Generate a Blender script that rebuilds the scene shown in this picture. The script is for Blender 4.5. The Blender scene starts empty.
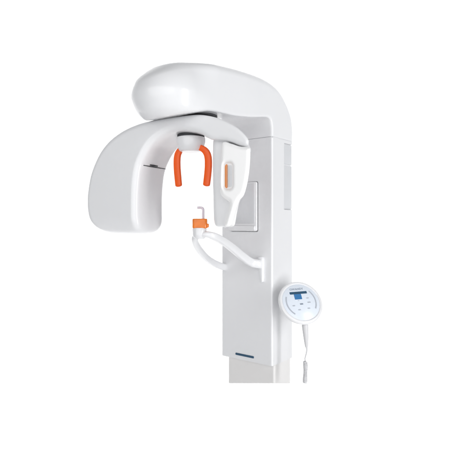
import bpy, bmesh, math
import numpy as np
from mathutils import Vector, Matrix

sc = bpy.context.scene
col = sc.collection

# ------------------------------------------------------------------ frame of reference
TH = math.radians(38)                       # camera yaw against the machine's own axes
R2 = np.array([math.cos(TH), math.sin(TH)])     # camera right (on the floor plan)
F2 = np.array([-math.sin(TH), math.cos(TH)])    # camera forward
EYE = 1.45
CAM2 = np.array([.15, 0.]) - .2228 * R2 - 2.3 * F2

def cam_pt(X, Z, z):                        # point X metres right of, Z metres ahead of the camera
    q = CAM2 + X * R2 + Z * F2
    return Vector((q[0], q[1], z))

# rotating arm: its own axes (s across, q depth)
PH = math.radians(28)
AX = CAM2 - .147 * R2 + 2.07 * F2           # the vertical rotation axis
A2 = math.cos(PH) * R2 - math.sin(PH) * F2
B2 = math.sin(PH) * R2 + math.cos(PH) * F2
def arm_xyz(P):
    P = np.asarray(P, float)
    xy = AX[None, :] + P[:, :1] * A2[None, :] + P[:, 1:2] * B2[None, :]
    return np.column_stack([xy, P[:, 2]])
def arm_vec(N):
    xy = N[:, :1] * A2[None, :] + N[:, 1:2] * B2[None, :]
    return np.column_stack([xy, N[:, 2]])
def arm_pt(s, q, z):
    return Vector(arm_xyz([[s, q, z]])[0])

# ------------------------------------------------------------------ materials
def mat(name, color, rough=.3, coat=0., var=.02, scale=40., bump=0., trans=0., ior=1.5, metal=0.):
    m = bpy.data.materials.new(name); m.use_nodes = True
    nt = m.node_tree; b = nt.nodes['Principled BSDF']
    b.inputs['Roughness'].default_value = rough
    b.inputs['Coat Weight'].default_value = coat
    b.inputs['Coat Roughness'].default_value = .12
    b.inputs['Transmission Weight'].default_value = trans
    b.inputs['IOR'].default_value = ior
    b.inputs['Metallic'].default_value = metal
    tc = nt.nodes.new('ShaderNodeTexCoord')
    nz = nt.nodes.new('ShaderNodeTexNoise'); nz.inputs['Scale'].default_value = scale
    nz.inputs['Detail'].default_value = 4
    nt.links.new(tc.outputs['Object'], nz.inputs['Vector'])
    mx = nt.nodes.new('ShaderNodeMix'); mx.data_type = 'RGBA'
    mx.inputs[6].default_value = tuple(c * (1 - var) for c in color) + (1,)
    mx.inputs[7].default_value = tuple(min(1, c * (1 + var)) for c in color) + (1,)
    nt.links.new(nz.outputs['Fac'], mx.inputs[0])
    nt.links.new(mx.outputs[2], b.inputs['Base Color'])
    mr = nt.nodes.new('ShaderNodeMapRange')
    mr.inputs['To Min'].default_value = rough * .85; mr.inputs['To Max'].default_value = rough * 1.15
    nt.links.new(nz.outputs['Fac'], mr.inputs['Value']); nt.links.new(mr.outputs['Result'], b.inputs['Roughness'])
    if bump:
        n2 = nt.nodes.new('ShaderNodeTexNoise'); n2.inputs['Scale'].default_value = 900
        nt.links.new(tc.outputs['Object'], n2.inputs['Vector'])
        bp = nt.nodes.new('ShaderNodeBump'); bp.inputs['Strength'].default_value = bump
        bp.inputs['Distance'].default_value = .0004
        nt.links.new(n2.outputs['Fac'], bp.inputs['Height']); nt.links.new(bp.outputs['Normal'], b.inputs['Normal'])
    return m

WHITE = mat('white_gloss_plastic', (.76, .765, .78), .30, .5, .008, 6, .05)
SHELL = mat('white_shell_plastic', (.76, .765, .78), .22, .10, .008, 6, .03)
SHELL.node_tree.nodes['Principled BSDF'].inputs['Specular IOR Level'].default_value = .32
TUBEW = mat('bright_white_plastic', (.90, .90, .90), .32, .4, .006, 8, .04)
BASEM = mat('warm_white_paint', (.72, .71, .705), .42, .1, .012, 5, .12)
GREYP = mat('light_grey_plastic', (.62, .63, .65), .40, .1, .015, 10, .08)
DARK = mat('dark_gap_rubber', (.035, .036, .04), .6, 0, .1, 30)
MIRR = mat('silvered_mirror', (.62, .63, .65), .16, .2, .01, 6, 0, 0, 1.5, .0)
ORANGE = mat('orange_plastic', (.85, .102, .001), .36, .0, .03, 20, .03)
ORANG2 = mat('orange_translucent_plastic', (.84, .19, .005), .30, .2, .30, 55, .05)
CLEAR = mat('clear_acrylic', (.80, .72, .80), .15, 0, .01, 20, 0, .45, 1.45)
AMBER = mat('amber_laser_window', (.70, .24, .06), .2, .3, .05, 40)
FACE = mat('panel_face_film', (.70, .755, .83), .25, .2, .012, 20)
BLUE = mat('blue_display', (.03, .16, .38), .5, .0, .15, 60)
NAVY = mat('navy_strip', (.02, .07, .13), .45, .0, .1, 60)
INK = mat('grey_ink', (.22, .26, .32), .5, 0, .05, 60)
SHADOWG = mat('painted_shadow_grey', (.20, .20, .205), .6, 0, .03, 60)  # dark grey for the shadow line painted round the mirror plate
STRIPG = mat('mid_grey_film', (.42, .45, .50), .4, 0, .03, 60)
CORD = mat('grey_cord_rubber', (.60, .60, .615), .45, .1, .03, 60, .1)

# ------------------------------------------------------------------ object helpers
def link_mesh(name, V, Fc, m, parent=None, N=None, smooth=True, label=None):
    me = bpy.data.meshes.new(name)
    me.from_pydata([tuple(v) for v in V], [], [tuple(int(i) for i in f) for f in Fc])
    me.update()
    me.materials.append(m)
    if smooth:
        me.polygons.foreach_set('use_smooth', [True] * len(me.polygons))
    if N is not None:
        me.normals_split_custom_set_from_vertices([tuple(n) for n in N])
    o = bpy.data.objects.new(name, me); col.objects.link(o)
    if parent is not None:
        o.parent = parent
    if label: o['label'] = label
    return o

# --- signed distance shells, meshed by surface nets
def spline(pts, n=10, closed=True, corner=()):
    P = [np.array(p, float) for p in pts]; L = len(P); out = []
    for i in range(L if closed else L - 1):
        p1, p2 = P[i], P[(i + 1) % L]
        p0 = P[i - 1] if (closed or i > 0) else p1
        p3 = P[(i + 2) % L] if (closed or i + 2 < L) else p2
        if i in corner: p0 = p1
        if (i + 1) % L in corner: p3 = p2
        for k in range(n):
            t = k / n
            # centripetal-like damping keeps the curve from overshooting
            m1 = .5 * (p2 - p0); m2 = .5 * (p3 - p1)
            d = np.linalg.norm(p2 - p1)
            for mm in (m1, m2):
                l = np.linalg.norm(mm)
                if l > 1.2 * d: mm *= 1.2 * d / l
            out.append((2*t**3-3*t**2+1)*p1 + (t**3-2*t**2+t)*m1 + (-2*t**3+3*t**2)*p2 + (t**3-t**2)*m2)
    return np.array(out)

def sd_poly(poly, x, y):
    x, y = np.broadcast_arrays(x, y)
    shp = x.shape; px = x.ravel(); py = y.ravel()
    d2 = np.full(px.shape, 1e9); s = np.ones(px.shape)
    n = len(poly)
    for i in range(n):
        a = poly[i]; b = poly[i - 1]
        ex, ey = b - a; wx = px - a[0]; wy = py - a[1]
        t = np.clip((wx * ex + wy * ey) / max(ex * ex + ey * ey, 1e-14), 0, 1)
        d2 = np.minimum(d2, (wx - ex * t)**2 + (wy - ey * t)**2)
        c1 = py >= a[1]; c2 = py < b[1]; c3 = ex * wy > ey * wx
        s = np.where((c1 & c2 & c3) | (~c1 & ~c2 & ~c3), -s, s)
    return (s * np.sqrt(d2)).reshape(shp)

def rmax(a, b, r):                           # rounded intersection
    return np.minimum(np.maximum(a, b), -r) + np.sqrt(np.maximum(a + r, 0)**2 + np.maximum(b + r, 0)**2)
def smin(a, b, k):
    h = np.clip(.5 + .5 * (b - a) / k, 0, 1)
    return b * (1 - h) + a * h - k * h * (1 - h)
def smax(a, b, k): return -smin(-a, -b, k)
def sd_box(x, y, z, c, h, r):
    ax = np.abs(x - c[0]) - h[0] + r; ay = np.abs(y - c[1]) - h[1] + r; az = np.abs(z - c[2]) - h[2] + r
    return np.sqrt(np.maximum(ax, 0)**2 + np.maximum(ay, 0)**2 + np.maximum(az, 0)**2) \
        + np.minimum(np.maximum(ax, np.maximum(ay, az)), 0) - r
def sst(a, b, x):
    t = np.clip((x - a) / (b - a), 0, 1); return t * t * (3 - 2 * t)

def nets(fn, lo, hi, h):
    lo = np.array(lo, float); hi = np.array(hi, float)
    n = np.ceil((hi - lo) / h).astype(int) + 1
    ax = [lo[i] + h * np.arange(n[i]) for i in range(3)]
    X = ax[0][:, None, None]; Y = ax[1][None, :, None]; Z = ax[2][None, None, :]
    D = np.ascontiguousarray(np.broadcast_to(fn(X, Y, Z), tuple(n)))
    I = D < 0
    nc = n - 1
    corners = [(i, j, k) for i in (0, 1) for j in (0, 1) for k in (0, 1)]
    cnt = np.zeros(nc, int)
    for c in corners: cnt += I[c[0]:c[0]+nc[0], c[1]:c[1]+nc[1], c[2]:c[2]+nc[2]]
    act = (cnt > 0) & (cnt < 8)
    idx = np.argwhere(act)
    ids = -np.ones(nc, int); ids[act] = np.arange(len(idx))
    acc = np.zeros((len(idx), 3)); w = np.zeros(len(idx))
    for a in range(8):
        for b in range(a + 1, 8):
            ca, cb = np.array(corners[a]), np.array(corners[b])
            if np.abs(ca - cb).sum() != 1: continue
            da = D[tuple((idx + ca).T)]; db = D[tuple((idx + cb).T)]
            cr = (da < 0) != (db < 0)
            t = np.where(cr, da / np.where(cr, da - db, 1), 0)
            acc += cr[:, None] * (ca + t[:, None] * (cb - ca)); w += cr
    V = lo + h * (idx + acc / w[:, None])
    faces = []
    for axx in range(3):
        o1, o2 = [(1, 2), (2, 0), (0, 1)][axx]
        sl0 = [slice(1, nc[i]) for i in range(3)]; sl1 = list(sl0)
        sl0[axx] = slice(0, nc[axx]); sl1[axx] = slice(1, nc[axx] + 1)
        a = I[tuple(sl0)]; b = I[tuple(sl1)]
        for pat, flip in ((a & ~b, False), (~a & b, True)):
            e = np.argwhere(pat)
            if not len(e): continue
            base = e + 1; base[:, axx] -= 1
            def cid(d1, d2):
                q = base.copy(); q[:, o1] -= d1; q[:, o2] -= d2
                return ids[tuple(q.T)]
            q = np.column_stack([cid(1, 1), cid(0, 1), cid(0, 0), cid(1, 0)])
            faces.append(q[:, ::-1] if flip else q)
    Fc = np.concatenate(faces)
    e = h * .25
    def grad(P):
        g = np.empty_like(P)
        for i in range(3):
            d = np.zeros(3); d[i] = e
            g[:, i] = fn(*(P + d).T) - fn(*(P - d).T)
        return g / (2 * e)
    for _ in range(3):
        g = grad(V); d = fn(*V.T)
        st = -(d / np.maximum((g * g).sum(1), .2))[:, None] * g
        l = np.linalg.norm(st, axis=1, keepdims=True)
        V = V + st * np.minimum(1, .5 * h / np.maximum(l, 1e-9))
    g = grad(V); N = g / np.maximum(np.linalg.norm(g, axis=1, keepdims=True), 1e-9)
    return V, Fc, N

def shell(name, fn, lo, hi, h, m, parent, arm=False, label=None):
    V, Fc, N = nets(fn, lo, hi, h)
    if arm: V, N = arm_xyz(V), arm_vec(N)
    return link_mesh(name, V, Fc, m, parent, N, label=label)

# --- lofted tubes
def loft(name, pts, wid, thk, m, parent, up=(0, 0, 1), seg=20, n=8, power=2.4, cap=.6, label=None):
    """sweep a rounded section (wid along the side vector, thk along the binormal) along a smooth path"""
    P = spline(pts, n, closed=False); P = np.vstack([P, np.array(pts[-1], float)[None]])
    k = len(P); u = np.linspace(0, len(wid) - 1, k)
    W = np.interp(u, range(len(wid)), wid); T = np.interp(u, range(len(thk)), thk)
    tan = np.gradient(P, axis=0); tan /= np.linalg.norm(tan, axis=1, keepdims=True)
    rings = []
    # rounded ends
    ends0 = [(-cap * math.sin(a), math.cos(a)) for a in (1.45, 1.1, .7, .35)]
    ends1 = [(cap * math.sin(a), math.cos(a)) for a in (.35, .7, 1.1, 1.45)]
    prof = [(P[0] + tan[0] * o * min(W[0], T[0]) * .5 , tan[0], W[0]*f, T[0]*f) for o, f in ends0]
    prof += [(P[i], tan[i], W[i], T[i]) for i in range(k)]
    prof += [(P[-1] + tan[-1] * o * min(W[-1], T[-1]) * .5, tan[-1], W[-1]*f, T[-1]*f) for o, f in ends1]
    V = []
    upv = np.array(up, float)
    for c, t, w, th in prof:
        side = np.cross(t, upv); side /= np.linalg.norm(side); bi = np.cross(side, t)
        for j in range(seg):
            a = 2 * math.pi * j / seg; ca, sa = math.cos(a), math.sin(a)
            x = math.copysign(abs(ca)**(2/power), ca) * w / 2; y = math.copysign(abs(sa)**(2/power), sa) * th / 2
            V.append(c + side * x + bi * y)
    R = len(prof); Fc = []
    for i in range(R - 1):
        for j in range(seg):
            a = i*seg+j; b = i*seg+(j+1) % seg
            Fc.append((a, b, b+seg, a+seg))
    Fc.append(tuple(range(seg))[::-1]); Fc.append(tuple((R-1)*seg + j for j in range(seg)))
    return link_mesh(name, V, Fc, m, parent, label=label)

def lathe(name, prof, m, parent, M=Matrix(), seg=64, label=None):
    """prof: (radius, height) pairs turned round local z"""
    V = []; Fc = []
    for r, z in prof:
        for j in range(seg):
            a = 2*math.pi*j/seg; V.append(M @ Vector((r*math.cos(a), r*math.sin(a), z)))
    n = len(prof)
    for i in range(n-1):
        for j in range(seg):
            a = i*seg+j; b = i*seg+(j+1) % seg
            Fc.append((a, b, b+seg, a+seg))
    Fc.append(tuple(range(seg))[::-1]); Fc.append(tuple((n-1)*seg+j for j in range(seg)))
    o = link_mesh(name, V, Fc, m, parent, label=label)
    o.data.set_sharp_from_angle(angle=math.radians(38))
    return o

def slab(name, outline, z0, z1, m, parent, M=Matrix(), bev=.0, label=None):
    """flat outline (x, y) extruded from z0 to z1 in frame M, edges bevelled"""
    bm = bmesh.new()
    lo_ = [bm.verts.new((x, y, z0)) for x, y in outline]; hi_ = [bm.verts.new((x, y, z1)) for x, y in outline]
    n = len(outline)
    bm.faces.new(lo_[::-1]); bm.faces.new(hi_)
    for i in range(n): bm.faces.new((lo_[i], lo_[(i+1) % n], hi_[(i+1) % n], hi_[i]))
    bmesh.ops.recalc_face_normals(bm, faces=bm.faces)
    if bev: bmesh.ops.bevel(bm, geom=list(bm.edges), offset=bev, segments=3, profile=.5, affect='EDGES')
    bmesh.ops.transform(bm, matrix=M, verts=bm.verts)
    me = bpy.data.meshes.new(name); bm.to_mesh(me); bm.free()
    me.materials.append(m)
    me.polygons.foreach_set('use_smooth', [True]*len(me.polygons)); me.set_sharp_from_angle(angle=math.radians(30))
    o = bpy.data.objects.new(name, me); col.objects.link(o); o.parent = parent
    if label: o['label'] = label
    return o
def rect(w, h, cx=0, cy=0, r=0., n=5):
    if r <= 0: return [(cx-w/2, cy-h/2), (cx+w/2, cy-h/2), (cx+w/2, cy+h/2), (cx-w/2, cy+h/2)]
    out = []
    for k, (sx, sy) in enumerate(((1, -1), (1, 1), (-1, 1), (-1, -1))):
        for j in range(n+1):
            a = -math.pi/2 + k*math.pi/2 + j/n*math.pi/2
            out.append((cx+sx*(w/2-r)+r*math.cos(a), cy+sy*(h/2-r)+r*math.sin(a)))
    return out
def frame(o, x, y, z):
    M = Matrix((tuple(x), tuple(y), tuple(z))).transposed().to_4x4(); M.translation = Vector(o); return M

# ------------------------------------------------------------------ the machine
unit = bpy.data.objects.new('dental_x_ray_machine', None); col.objects.link(unit)
unit['label'] = 'white panoramic dental x-ray machine with curved rotating arm and orange head supports'
unit['category'] = 'x-ray machine'

HW = .155                                   # half the column's width
DEP = .194                                  # its depth
# --- overhead housing with the top of the column (side outline in y, z)
SIDE = spline([(.000, 1.856), (.000, 1.905), (-.012, 1.938), (-.045, 1.945), (-.16, 1.925), (-.30, 1.908), (-.45, 1.900), (-.56, 1.876),
               (-.635, 1.861), (-.69, 1.888), (-.718, 1.955), (-.68, 2.03), (-.58, 2.082), (-.42, 2.105), (-.22, 2.125),
               (-.04, 2.129), (.080, 2.104), (.158, 2.040), (.194, 1.93), (.194, 1.856)], 8, corner=(0, 19))
NC = -.545
# --- column carriage
def f_col(x, y, z):
    d = np.maximum(sd_box(x, y, z, (0, DEP/2, 1.3), (HW, DEP/2, 1.), .009), np.abs(z - (1.8585+.757)/2) - (1.8585-.757)/2)
    n = sd_box(x, y, z, (HW+.002, .158, (1.512+1.843)/2), (.012, .047, (1.843-1.512)/2), .002)
    return np.maximum(d, -n)
colm = shell('column_housing', f_col, (-.17, -.015, .745), (.17, .21, 1.868), .0055, WHITE, unit)
slab('seam', rect(2*HW-.008, DEP-.008, 0, DEP/2, .006), 1.853, 1.862, WHITE, unit)
for z0, z1 in ((1.7405, 1.838), (1.517, 1.7325)):
    slab('side_panel', rect(z1-z0, .077, (z0+z1)/2, .152, .003), -.004, .0035, GREYP, unit,
         frame((.147, 0, 0), (0, 0, 1), (0, 1, 0), (1, 0, 0)), .001, label='light grey side panel set into the column')

# mirror plate with its ledge on the column front
MF = frame((0, 0, 0), (1, 0, 0), (0, 0, 1), (0, -1, 0))
slab('painted_shadow_line', rect(.169, .247, -.011, 1.5255, .008), -.004, .0012, SHADOWG, unit, MF)  # dark sheet standing in for the plate's shadow line on the column
mir = slab('mirror_plate', rect(.164, .242, -.011, 1.526, .008), .001, .012, WHITE, unit, MF, .002)
slab('mirror', rect(.142, .196, -.011, 1.541, .004), .012, .0145, MIRR, mir, MF, .0008)
slab('ledge', rect(.160, .026, -.011, 1.419, .006), .011, .026, WHITE, mir, MF, .004)

# blue strip low on the front
st = slab('name_strip', rect(.112, .0105, -.008, .7835, .003), -.002, .0025, NAVY, unit, MF, .0006)

# telescoping base of the column; its lower end is where the photograph stops
def f_base(x, y, z):
    d = sd_box(x, y, z, (.006, .108, .70), (.142, .078, .2), .010)
    u = (x-CAM2[0])*F2[0] + (y-CAM2[1])*F2[1]
    cut = (EYE - u * (161.2/480.) - z)
    return np.maximum(d, cut)
shell('base_column', f_base, (-.15, .015, .58), (.165, .20, .80), .005, BASEM, unit)

# --- rotating arm
def apx(px, py, q=-.1):                     # read the arm's outline off on its own front plane
    C = (-.147 + math.sin(PH)*q, 2.07 + math.cos(PH)*q); k = (px-225)/480.
    s = (k*C[1]-C[0])/(math.cos(PH)+k*math.sin(PH)); Z = C[1]-math.sin(PH)*s
    return (s, EYE + (222-py)/480.*Z)
ARCH = spline([apx(*p) for p in [(114, 236.4), (103, 235.2), (94, 229.5), (88.6, 219.5), (86.4, 207), (86.8, 192), (90.3, 173), (98, 154.5), (107, 142), (118, 132.8), (131, 125.8), (147, 120.6),
        (170, 116.6), (193, 114.2), (207, 115.2), (222, 119.3), (236, 126.5), (245, 134.5), (248.6, 140.2), (247.8, 144.6), (244.5, 145.8),
        (239, 144.8), (231, 141.8), (221, 139.6), (210, 139), (200, 133.5), (188, 131), (174, 131.2), (162, 135.6), (151, 144.6), (143.5, 157),
        (139, 170), (136.8, 190), (136.5, 212), (136.8, 228), (133.5, 235), (126, 236.4)]], 6)
QD = .108
def f_arch(s, q, z):
    # in plan the arm bows back towards the tube head
    d = sd_poly(ARCH, s + .47 * (q + .1) * sst(.02, .30, s), z)
    dq = np.abs(q) - QD
    # round lower corners of the detector leg
    r2 = .085; e1 = dq + r2; e2 = 1.389 + r2 - z
    e = np.sqrt(np.maximum(e1, 0)**2 + np.maximum(e2, 0)**2) + np.minimum(np.maximum(e1, e2), 0) - r2
    return rmax(d, np.where(s < .1, np.maximum(dq, e), dq), .028 - .014 * sst(-.02, .22, s))
arch = shell('rotating_arm', f_arch, (-.56, -.125, 1.35), (.36, .125, 1.94), .0045, SHELL, unit, arm=True)
def f_over(x, y, z):
    d = sd_poly(SIDE, y, z)
    sp = lambda v, w: .5 * (v + np.sqrt(v*v + w*w))
    inset = (.42 * sp(z - 1.955, .02) + .75 * sp(z - 2.02, .03) + .58 * sp(1.955 - z, .02) + 1.5 * sp(1.888 - z, .012) - .008) * sst(-.40, -.64, y)
    yy = np.minimum(y - NC, 0)
    dpl = np.sqrt(x*x + yy*yy) - HW + inset * .8
    r = .011 + .030 * sst(1.96, 2.06, z)
    d = rmax(d, dpl, r)
    return np.maximum(d, 1.860 - z)
def f_over_cut(x, y, z):                     # clearance for the arm turning under it
    s_ = (x-AX[0])*A2[0] + (y-AX[1])*A2[1]; q_ = (x-AX[0])*B2[0] + (y-AX[1])*B2[1]
    return np.maximum(f_over(x, y, z), .004 - f_arch(s_, q_, z))
over = shell('overhead_arm', f_over_cut, (-.17, -.75, 1.845), (.17, .21, 2.17), .0055, SHELL, unit)
lathe('bearing', [(.02, 1.896), (.114, 1.896), (.114, 1.93), (.02, 1.93)], DARK, unit, frame((AX[0], AX[1], 0), (1, 0, 0), (0, 1, 0), (0, 0, 1)))

# scanning slit on the detector's inner face
s0 = apx(139.5, 166)[0]
zs = 1.697
def on_inner(q, z):                         # first solid point coming from the middle of the arm
    ss = np.linspace(.0, -.4, 1600); d = f_arch(ss, np.full_like(ss, q), np.full_like(ss, z))
    return ss[np.argmax(d < 0)]
slit = []
for q in np.linspace(-.078, .088, 12): slit.append(arm_pt(on_inner(q, zs) + .0005, q, zs - .00*q))
loft('detector_slit', [tuple(p) for p in slit], [.003, .005, .004, .003], [.003, .005, .004, .003], DARK, unit, n=3)
slit2 = [tuple(arm_pt(on_inner(q, zs+.006) + .0008, q, zs + .006)) for q in np.linspace(-.035, .02, 6)]
loft('slit_marker', slit2, [.006, .007, .006], [.005, .007, .005], DARK, unit, n=3)

# --- tube head: rear shell, front cover with its window
REAR = spline([apx(*p, -.05) for p in [(214.5, 139), (213.3, 150), (213.3, 175), (213.8, 200), (214.6, 220), (217, 226.2), (224, 227),
        (228, 226.8), (231, 217), (234.5, 205), (240.5, 195), (245.5, 181), (247.6, 165), (244.5, 149), (235, 142.5), (222, 138.5)]], 6)
def f_rear(s, q, z):
    return rmax(sd_poly(REAR, s + .50 * (q + .06) * sst(.08, .17, s), z), np.abs(q - .02) - .078, .016)
rear = shell('tube_head', f_rear, (.10, -.075, 1.41), (.36, .12, 1.86), .005, WHITE, unit, arm=True)
COV = spline([apx(*p, -.108) for p in [(222, 142.5), (220.3, 158), (219.4, 178), (219.6, 189), (221.5, 196.3), (226, 200), (228.8, 202.5), (227.6, 210), (224.8, 221), (224.6, 225.5), (227.5, 227),
        (231.5, 224.5), (235, 213), (239.3, 201), (244.5, 194), (248, 181), (250.2, 164), (250.4, 149), (248, 146.8), (240, 146), (231, 143.2)]], 6)
c0 = apx(228.2, 165, -.108)
c1 = apx(228.4, 187, -.108)
def f_cov(s, q, z):
    d = rmax(sd_poly(COV, s + .50 * (q + .11) * sst(.20, .27, s), z), np.abs(q + .075) - .042, .018)
    # window recess
    hx = (c0[1]+c1[1])/2; hh = (c0[1]-c1[1])/2 + .012
    n = sd_box(s, q, z, ((c0[0]+c1[0])/2, -.118, hx), (.0235, .020, hh), .019)
    return smax(d, -n, .010)
cov = shell('tube_cover', f_cov, (.16, -.13, 1.41), (.36, -.02, 1.85), .004, TUBEW, unit, arm=True)
AF = lambda s, q, z: frame(arm_pt(s, q, z), Vector((A2[0], A2[1], 0)), (0, 0, 1), Vector((-B2[0], -B2[1], 0)))
slab('recess_shade_insert', rect(.029, c0[1]-c1[1]+.016, 0, 0, .0138), -.010, .0012, GREYP, cov, AF((c0[0]+c1[0])/2, -.0985, (c0[1]+c1[1])/2), .0005)  # grey insert added so the pocket floor looks shaded by its colour
slab('laser_window', rect(.0105, c0[1]-c1[1]+.010, 0, 0, .0048), -.010, .005, AMBER, cov, AF((c0[0]+c1[0])/2-.0130, -.0985, (c0[1]+c1[1])/2), .001)

# --- hub of the head support, hung under the crown
HM = frame((AX[0], AX[1], 0), (1, 0, 0), (0, 1, 0), (0, 0, 1))
hub = lathe('head_support_hub', [(.030, 1.7520), (.040, 1.7520), (.0475, 1.7550), (.0515, 1.7600), (.054, 1.7660), (.0615, 1.7910), (.0625, 1.7990), (.0625, 1.8090), (.061, 1.8130), (.057, 1.8150), (.03, 1.8150)], WHITE, unit, HM)
lathe('hub_gap', [(.050, 1.8148), (.0585, 1.8148), (.0585, 1.840), (.050, 1.840)], DARK, hub, HM)
def sz(px, py):
    k = (px-225)/480.; s = (k*2.07+.147)/(math.cos(PH)+k*math.sin(PH)); Z = 2.07-math.sin(PH)*s
    return (s, EYE + (222-py)/480.*Z)
for pts in ([(185, 148.5), (181.3, 150), (178.6, 154), (177.6, 160), (177.7, 168), (178.4, 177), (179.2, 185.2)],
            [(198, 147.5), (202.5, 148.5), (206.4, 151.8), (208.5, 157), (208.9, 165), (208.2, 175), (207.0, 184.6)]):
    pp = [tuple(arm_pt(sz(*p)[0], -.004, sz(*p)[1])) for p in pts]
    pad = loft('temple_support', pp, [.022, .026, .029, .031, .031, .031, .030], [.018, .019, .019, .018, .018, .018, .018], ORANGE, unit,
               up=(B2[0], B2[1], 0), power=4.0, cap=.9)
    e = pp[0]
    loft('pin', [(e[0], e[1], e[2]+.012), (e[0], e[1], e[2]+.004), (e[0], e[1], e[2]-.008)], [.012]*3, [.012]*3, GREYP, pad, up=(1, 0, 0))

# --- chin rest on its two curved arms
CY = -.36
def cxp(px, py, y):                         # px,py on a plane of constant y
    d = F2 + (px-225)/480.*R2; t = (y-CAM2[1])/d[1]
    return (CAM2[0]+t*d[0], y, EYE + (222-py)/480.*t)
rarm = [cxp(198, 236, CY), cxp(206, 234.3, -.355), cxp(213, 236, -.33), cxp(222, 240.5, -.265), cxp(232, 247.5, -.19), cxp(242, 256, -.115), cxp(251, 262.3, -.055), cxp(258.5, 264, -.022), cxp(262, 264, .004)]
loft('chin_rest_arm', rarm, [.034]*9, [.022, .027, .032, .036, .039, .041, .042, .044, .047], WHITE, unit, power=2.6)
larm = [cxp(198, 235, CY), cxp(194.8, 239, -.355), cxp(196.5, 245, -.31), cxp(201, 252, -.24), cxp(207, 258.5, -.16), cxp(214, 263.2, -.085), cxp(221, 266.2, -.03), cxp(226, 267.3, .004), cxp(229, 268, .03)]
loft('chin_rest_arm', larm, [.029]*9, [.024, .029, .033, .035, .035, .035, .036, .037, .037], WHITE, unit, power=2.6)
mx = cxp(261.8, 262, 0)[0]
slab('arm_mount', [(mx-.016, 1.276), (mx-.020, 1.262), (mx-.020, 1.246), (mx-.013, 1.226), (mx-.004, 1.200), (mx+.001, 1.166), (mx+.004, 1.158), (mx+.011, 1.158),
                   (mx+.014, 1.166), (mx+.015, 1.270), (mx+.010, 1.281), (mx-.004, 1.283)], -.002, .015, WHITE, unit, MF, .0035)
cc = cxp(199.5, 232, CY)
UF = frame((cc[0], CY, 0), (1, 0, 0), (0, 1, 0), (0, 0, 1))
zc0, zc1 = 1.387, 1.4245
rest = lathe('chin_rest', [(.012, zc0-.010), (.020, zc0-.010), (.027, zc0-.004), (.030, zc0+.006), (.031, zc1-.006), (.029, zc1), (.012, zc1)], WHITE, unit, UF)
OFR = frame((cc[0], CY, 0), Vector((R2[0], R2[1], 0)), Vector((F2[0], F2[1], 0)), (0, 0, 1))
ob = slab('orange_holder', rect(.064, .048, .002, 0, .012), zc1-.002, 1.4645, ORANG2, rest, OFR, .004)
slab('holder_wedge', [(.030, -.018), (.041, -.018), (.041, .018), (.030, .018)], zc1+.001, 1.443, ORANG2, rest, OFR, .004)
bp = [OFR @ Vector(p) for p in ((.016, 0, 1.455), (.016, 0, 1.480), (.016, 0, 1.502), (.013, 0, 1.510), (.004, 0, 1.513), (-.008, 0, 1.513))]
loft('bite_block', [tuple(p) for p in bp], [.0115]*6, [.0095]*6, CLEAR, rest, up=(F2[0], F2[1], 0), power=2)

# --- control panel on the side of the column
def camvec(r, u, f): return Vector((r*R2[0]+f*F2[0], r*R2[1]+f*F2[1], u))
n = camvec(.20, .55, -.81).normalized()
ux = camvec(1, 0, 0); ux = (ux - n*ux.dot(n)).normalized(); uy = n.cross(ux)
ang = math.radians(10)
ux, uy = ux*math.cos(ang)+uy*math.sin(ang), uy*math.cos(ang)-ux*math.sin(ang)
pc = cam_pt((300.8-225)/480*2.25, 2.25, EYE-(302.3-222)/480*2.25)
PM = frame(pc, ux, uy, n)
R = .1075
panel = lathe('control_panel', [(.02, -.052), (.060, -.052), (.075, -.047), (.092, -.036), (R-.006, -.022), (R, -.010), (R, -.002), (R-.003, .004), (R-.008, .007), (R-.013, .0065), (R-.016, .003), (.02, .003)], WHITE, unit, PM, 96)
lathe('face_plate', [(.01, .002), (R-.0175, .002), (R-.0175, .0045), (R-.019, .0055), (.01, .0055)], FACE, panel, PM, 96)
PF = PM @ Matrix.Diagonal((.92, .92, 1, 1))
b0 = PM @ Vector((-.025, 0, -.045)); b1 = Vector((.140, .095, b0.z-.012))
mid = (b0+b1)/2
loft('panel_bracket', [tuple(b1), tuple(b1*.65+b0*.35), tuple(b1*.3+b0*.7), tuple(b0)], [.060, .056, .060, .075], [.070, .064, .066, .075], WHITE, unit)
slab('screen_bar', rect(.094, .013, -.003, .050, .002), .0055, .0066, NAVY, panel, PF)
slab('screen', rect(.039, .0285, -.010, .0285, .002), .0055, .0068, BLUE, panel, PF)
for (x, y, w, h) in ((-.012, .0075, .005, .003), (-.001, -.012, .017, .007), (.042, -.006, .017, .006), (.040, .018, .013, .0055), (-.045, -.018, .013, .0055), (.032, -.038, .014, .0055), (-.020, -.042, .014, .0055)):
    slab('button', rect(w, h, x, y, h*.35), .0055, .0064, INK if x == -.001 else STRIPG, panel, PF)
for sgn in (-1, 1):                         # grey touch arcs at both sides of the face
    pts = []
    for k in range(13):
        a = math.radians((180 if sgn < 0 else 0) + (-38 + 76*k/12) + (6 if sgn > 0 else 14))
        pts.append((a,))
    o_ = [(.083*math.cos(a), .083*math.sin(a)) for (a,) in pts] + [(.0765*math.cos(a), .0765*math.sin(a)) for (a,) in pts[::-1]]
    slab('touch_strip', o_, .0055, .0063, STRIPG, panel, PF)
tc = bpy.data.curves.new('lettering', 'FONT'); tc.body = 'OWANDY'; tc.size = .0155; tc.align_x = 'CENTER'; tc.extrude = .0004; tc.space_character = 1.05
to = bpy.data.objects.new('lettering_source', tc); col.objects.link(to)
dg = bpy.context.evaluated_depsgraph_get(); me = bpy.data.meshes.new_from_object(to.evaluated_get(dg))
bpy.data.objects.remove(to); bpy.data.curves.remove(tc)
me.transform(PF @ Matrix.Translation((-.008, .066, .0060))); me.materials.clear(); me.materials.append(INK); me.name = 'lettering'
lt = bpy.data.objects.new('lettering', me); col.objects.link(lt); lt.parent = panel
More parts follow.
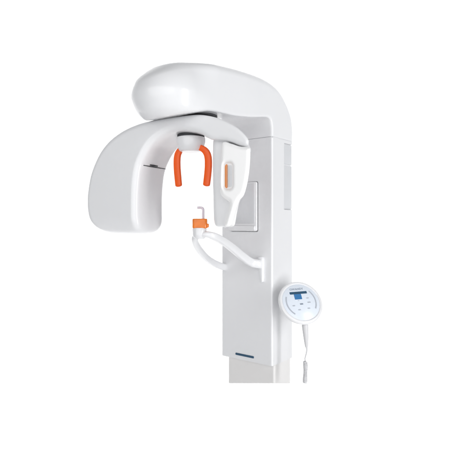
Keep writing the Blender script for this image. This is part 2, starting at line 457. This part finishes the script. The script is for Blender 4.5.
# sleeve and coiled cord
def cp(px, py, Z=2.235): return tuple(cam_pt((px-225)/480*Z, Z, EYE-(py-222)/480*Z))
loft('cord_sleeve', [cp(304.8, 317), cp(305.2, 327), cp(306, 338), cp(306.6, 347)], [.032, .030, .023, .013], [.030, .028, .022, .013], CORD, panel, up=(F2[0], F2[1], 0), power=2)
ZC = 2.235
path = [cp(306.6, 346), cp(306.9, 350), cp(306.3, 354), cp(305.2, 358), cp(305.3, 360.5)]
wire = list(spline(path, 6, closed=False))
za = cp(305.3, 361)[2]; zb = EYE - 161.2/480*ZC
turns = 17; ctr = np.array(cp(305.3, 361))
for k in range(turns*14+1):
    a = 2*math.pi*k/14; rr = (.0078 + .0006*math.sin(k*.037)) * min(1, k/8)
    wire.append(np.array([ctr[0]+rr*math.cos(a)+.0012*math.sin(k*.021), ctr[1]+rr*math.sin(a), za+(zb+.002-za)*(k/(turns*14)+.010*math.sin(k*.05))]))
loft('coiled_cord', [tuple(p) for p in wire], [.0085, .0058] + [.0056]*12, [.0085, .0058] + [.0056]*12, CORD, panel, up=(.31, .2, .03), seg=8, n=2, power=2)

# ------------------------------------------------------------------ studio
BW, BH = 14, 9
c = CAM2 + 5.2*F2
bm = bmesh.new()
prof = [(-5.5, -2.2)] + [(-1.6 + 1.6*math.sin(a), -2.2 + 1.6 - 1.6*math.cos(a)) for a in np.linspace(0, math.pi/2, 12)] + [(0, 6.5)]
rows = []
for u, z in prof:
    rows.append([bm.verts.new((c[0]+F2[0]*u+R2[0]*w, c[1]+F2[1]*u+R2[1]*w, z)) for w in (-BW/2, BW/2)])
for a, b in zip(rows, rows[1:]): bm.faces.new((a[0], a[1], b[1], b[0]))
me = bpy.data.meshes.new('backdrop'); bm.to_mesh(me); bm.free()
me.polygons.foreach_set('use_smooth', [True]*len(me.polygons))
me.materials.append(mat('white_seamless_paper', (.9, .9, .9), .9, 0, .004, 3))
bd = bpy.data.objects.new('backdrop', me); col.objects.link(bd); bd['kind'] = 'structure'

def area(name, X, Z, h, tX, tZ, th, w, hh, power, color=(1, 1, 1)):
    l = bpy.data.lights.new(name, 'AREA'); l.shape = 'RECTANGLE'; l.size = w; l.size_y = hh; l.energy = power; l.color = color
    o = bpy.data.objects.new(name, l); col.objects.link(o)
    p = cam_pt(X, Z, h); t = cam_pt(tX, tZ, th); o.location = p
    o.rotation_euler = (t-p).to_track_quat('-Z', 'Y').to_euler()
    return o
# lamps on the paper
for sx in (-1, 1):
    area('backdrop_lamp', sx*3.0, 3.0, 1.3, sx*2.4, 5.2, 1.3, .8, 4.5, 74)
area('backdrop_lamp', 0, 3.0, 4.0, 0, 5.2, 3.6, 5, .8, 50)
area('backdrop_lamp', 0, 3.0, -1.2, 0, 5.2, -.6, 5, .8, 44)
# softboxes on the machine
area('key_softbox', 2.9, -.2, 1.3, .1, 2.3, 1.4, .8, 3.6, 100)
area('front_softbox', -1.5, -3.2, 1.9, 0, 2.2, 1.5, 9.0, 5.4, 278)

w = bpy.data.worlds.new('World'); sc.world = w; w.use_nodes = True
w.node_tree.nodes['Background'].inputs[0].default_value = (.96, .975, 1, 1)
w.node_tree.nodes['Background'].inputs[1].default_value = .22

cd = bpy.data.cameras.new('camera'); cd.sensor_width = 36; cd.lens = 480/450*36; cd.shift_y = -3/450.
cd.clip_end = 100
co = bpy.data.objects.new('camera', cd); col.objects.link(co)
co.location = (CAM2[0], CAM2[1], EYE); co.rotation_euler = (math.pi/2, 0, TH)
sc.camera = co
sc.view_settings.view_transform = 'Standard'; sc.view_settings.look = 'None'
sc.view_settings.exposure = 0; sc.view_settings.gamma = 1
sc.cycles.caustics_reflective = False; sc.cycles.caustics_refractive = False
sc.cycles.denoising_input_passes = 'RGB'
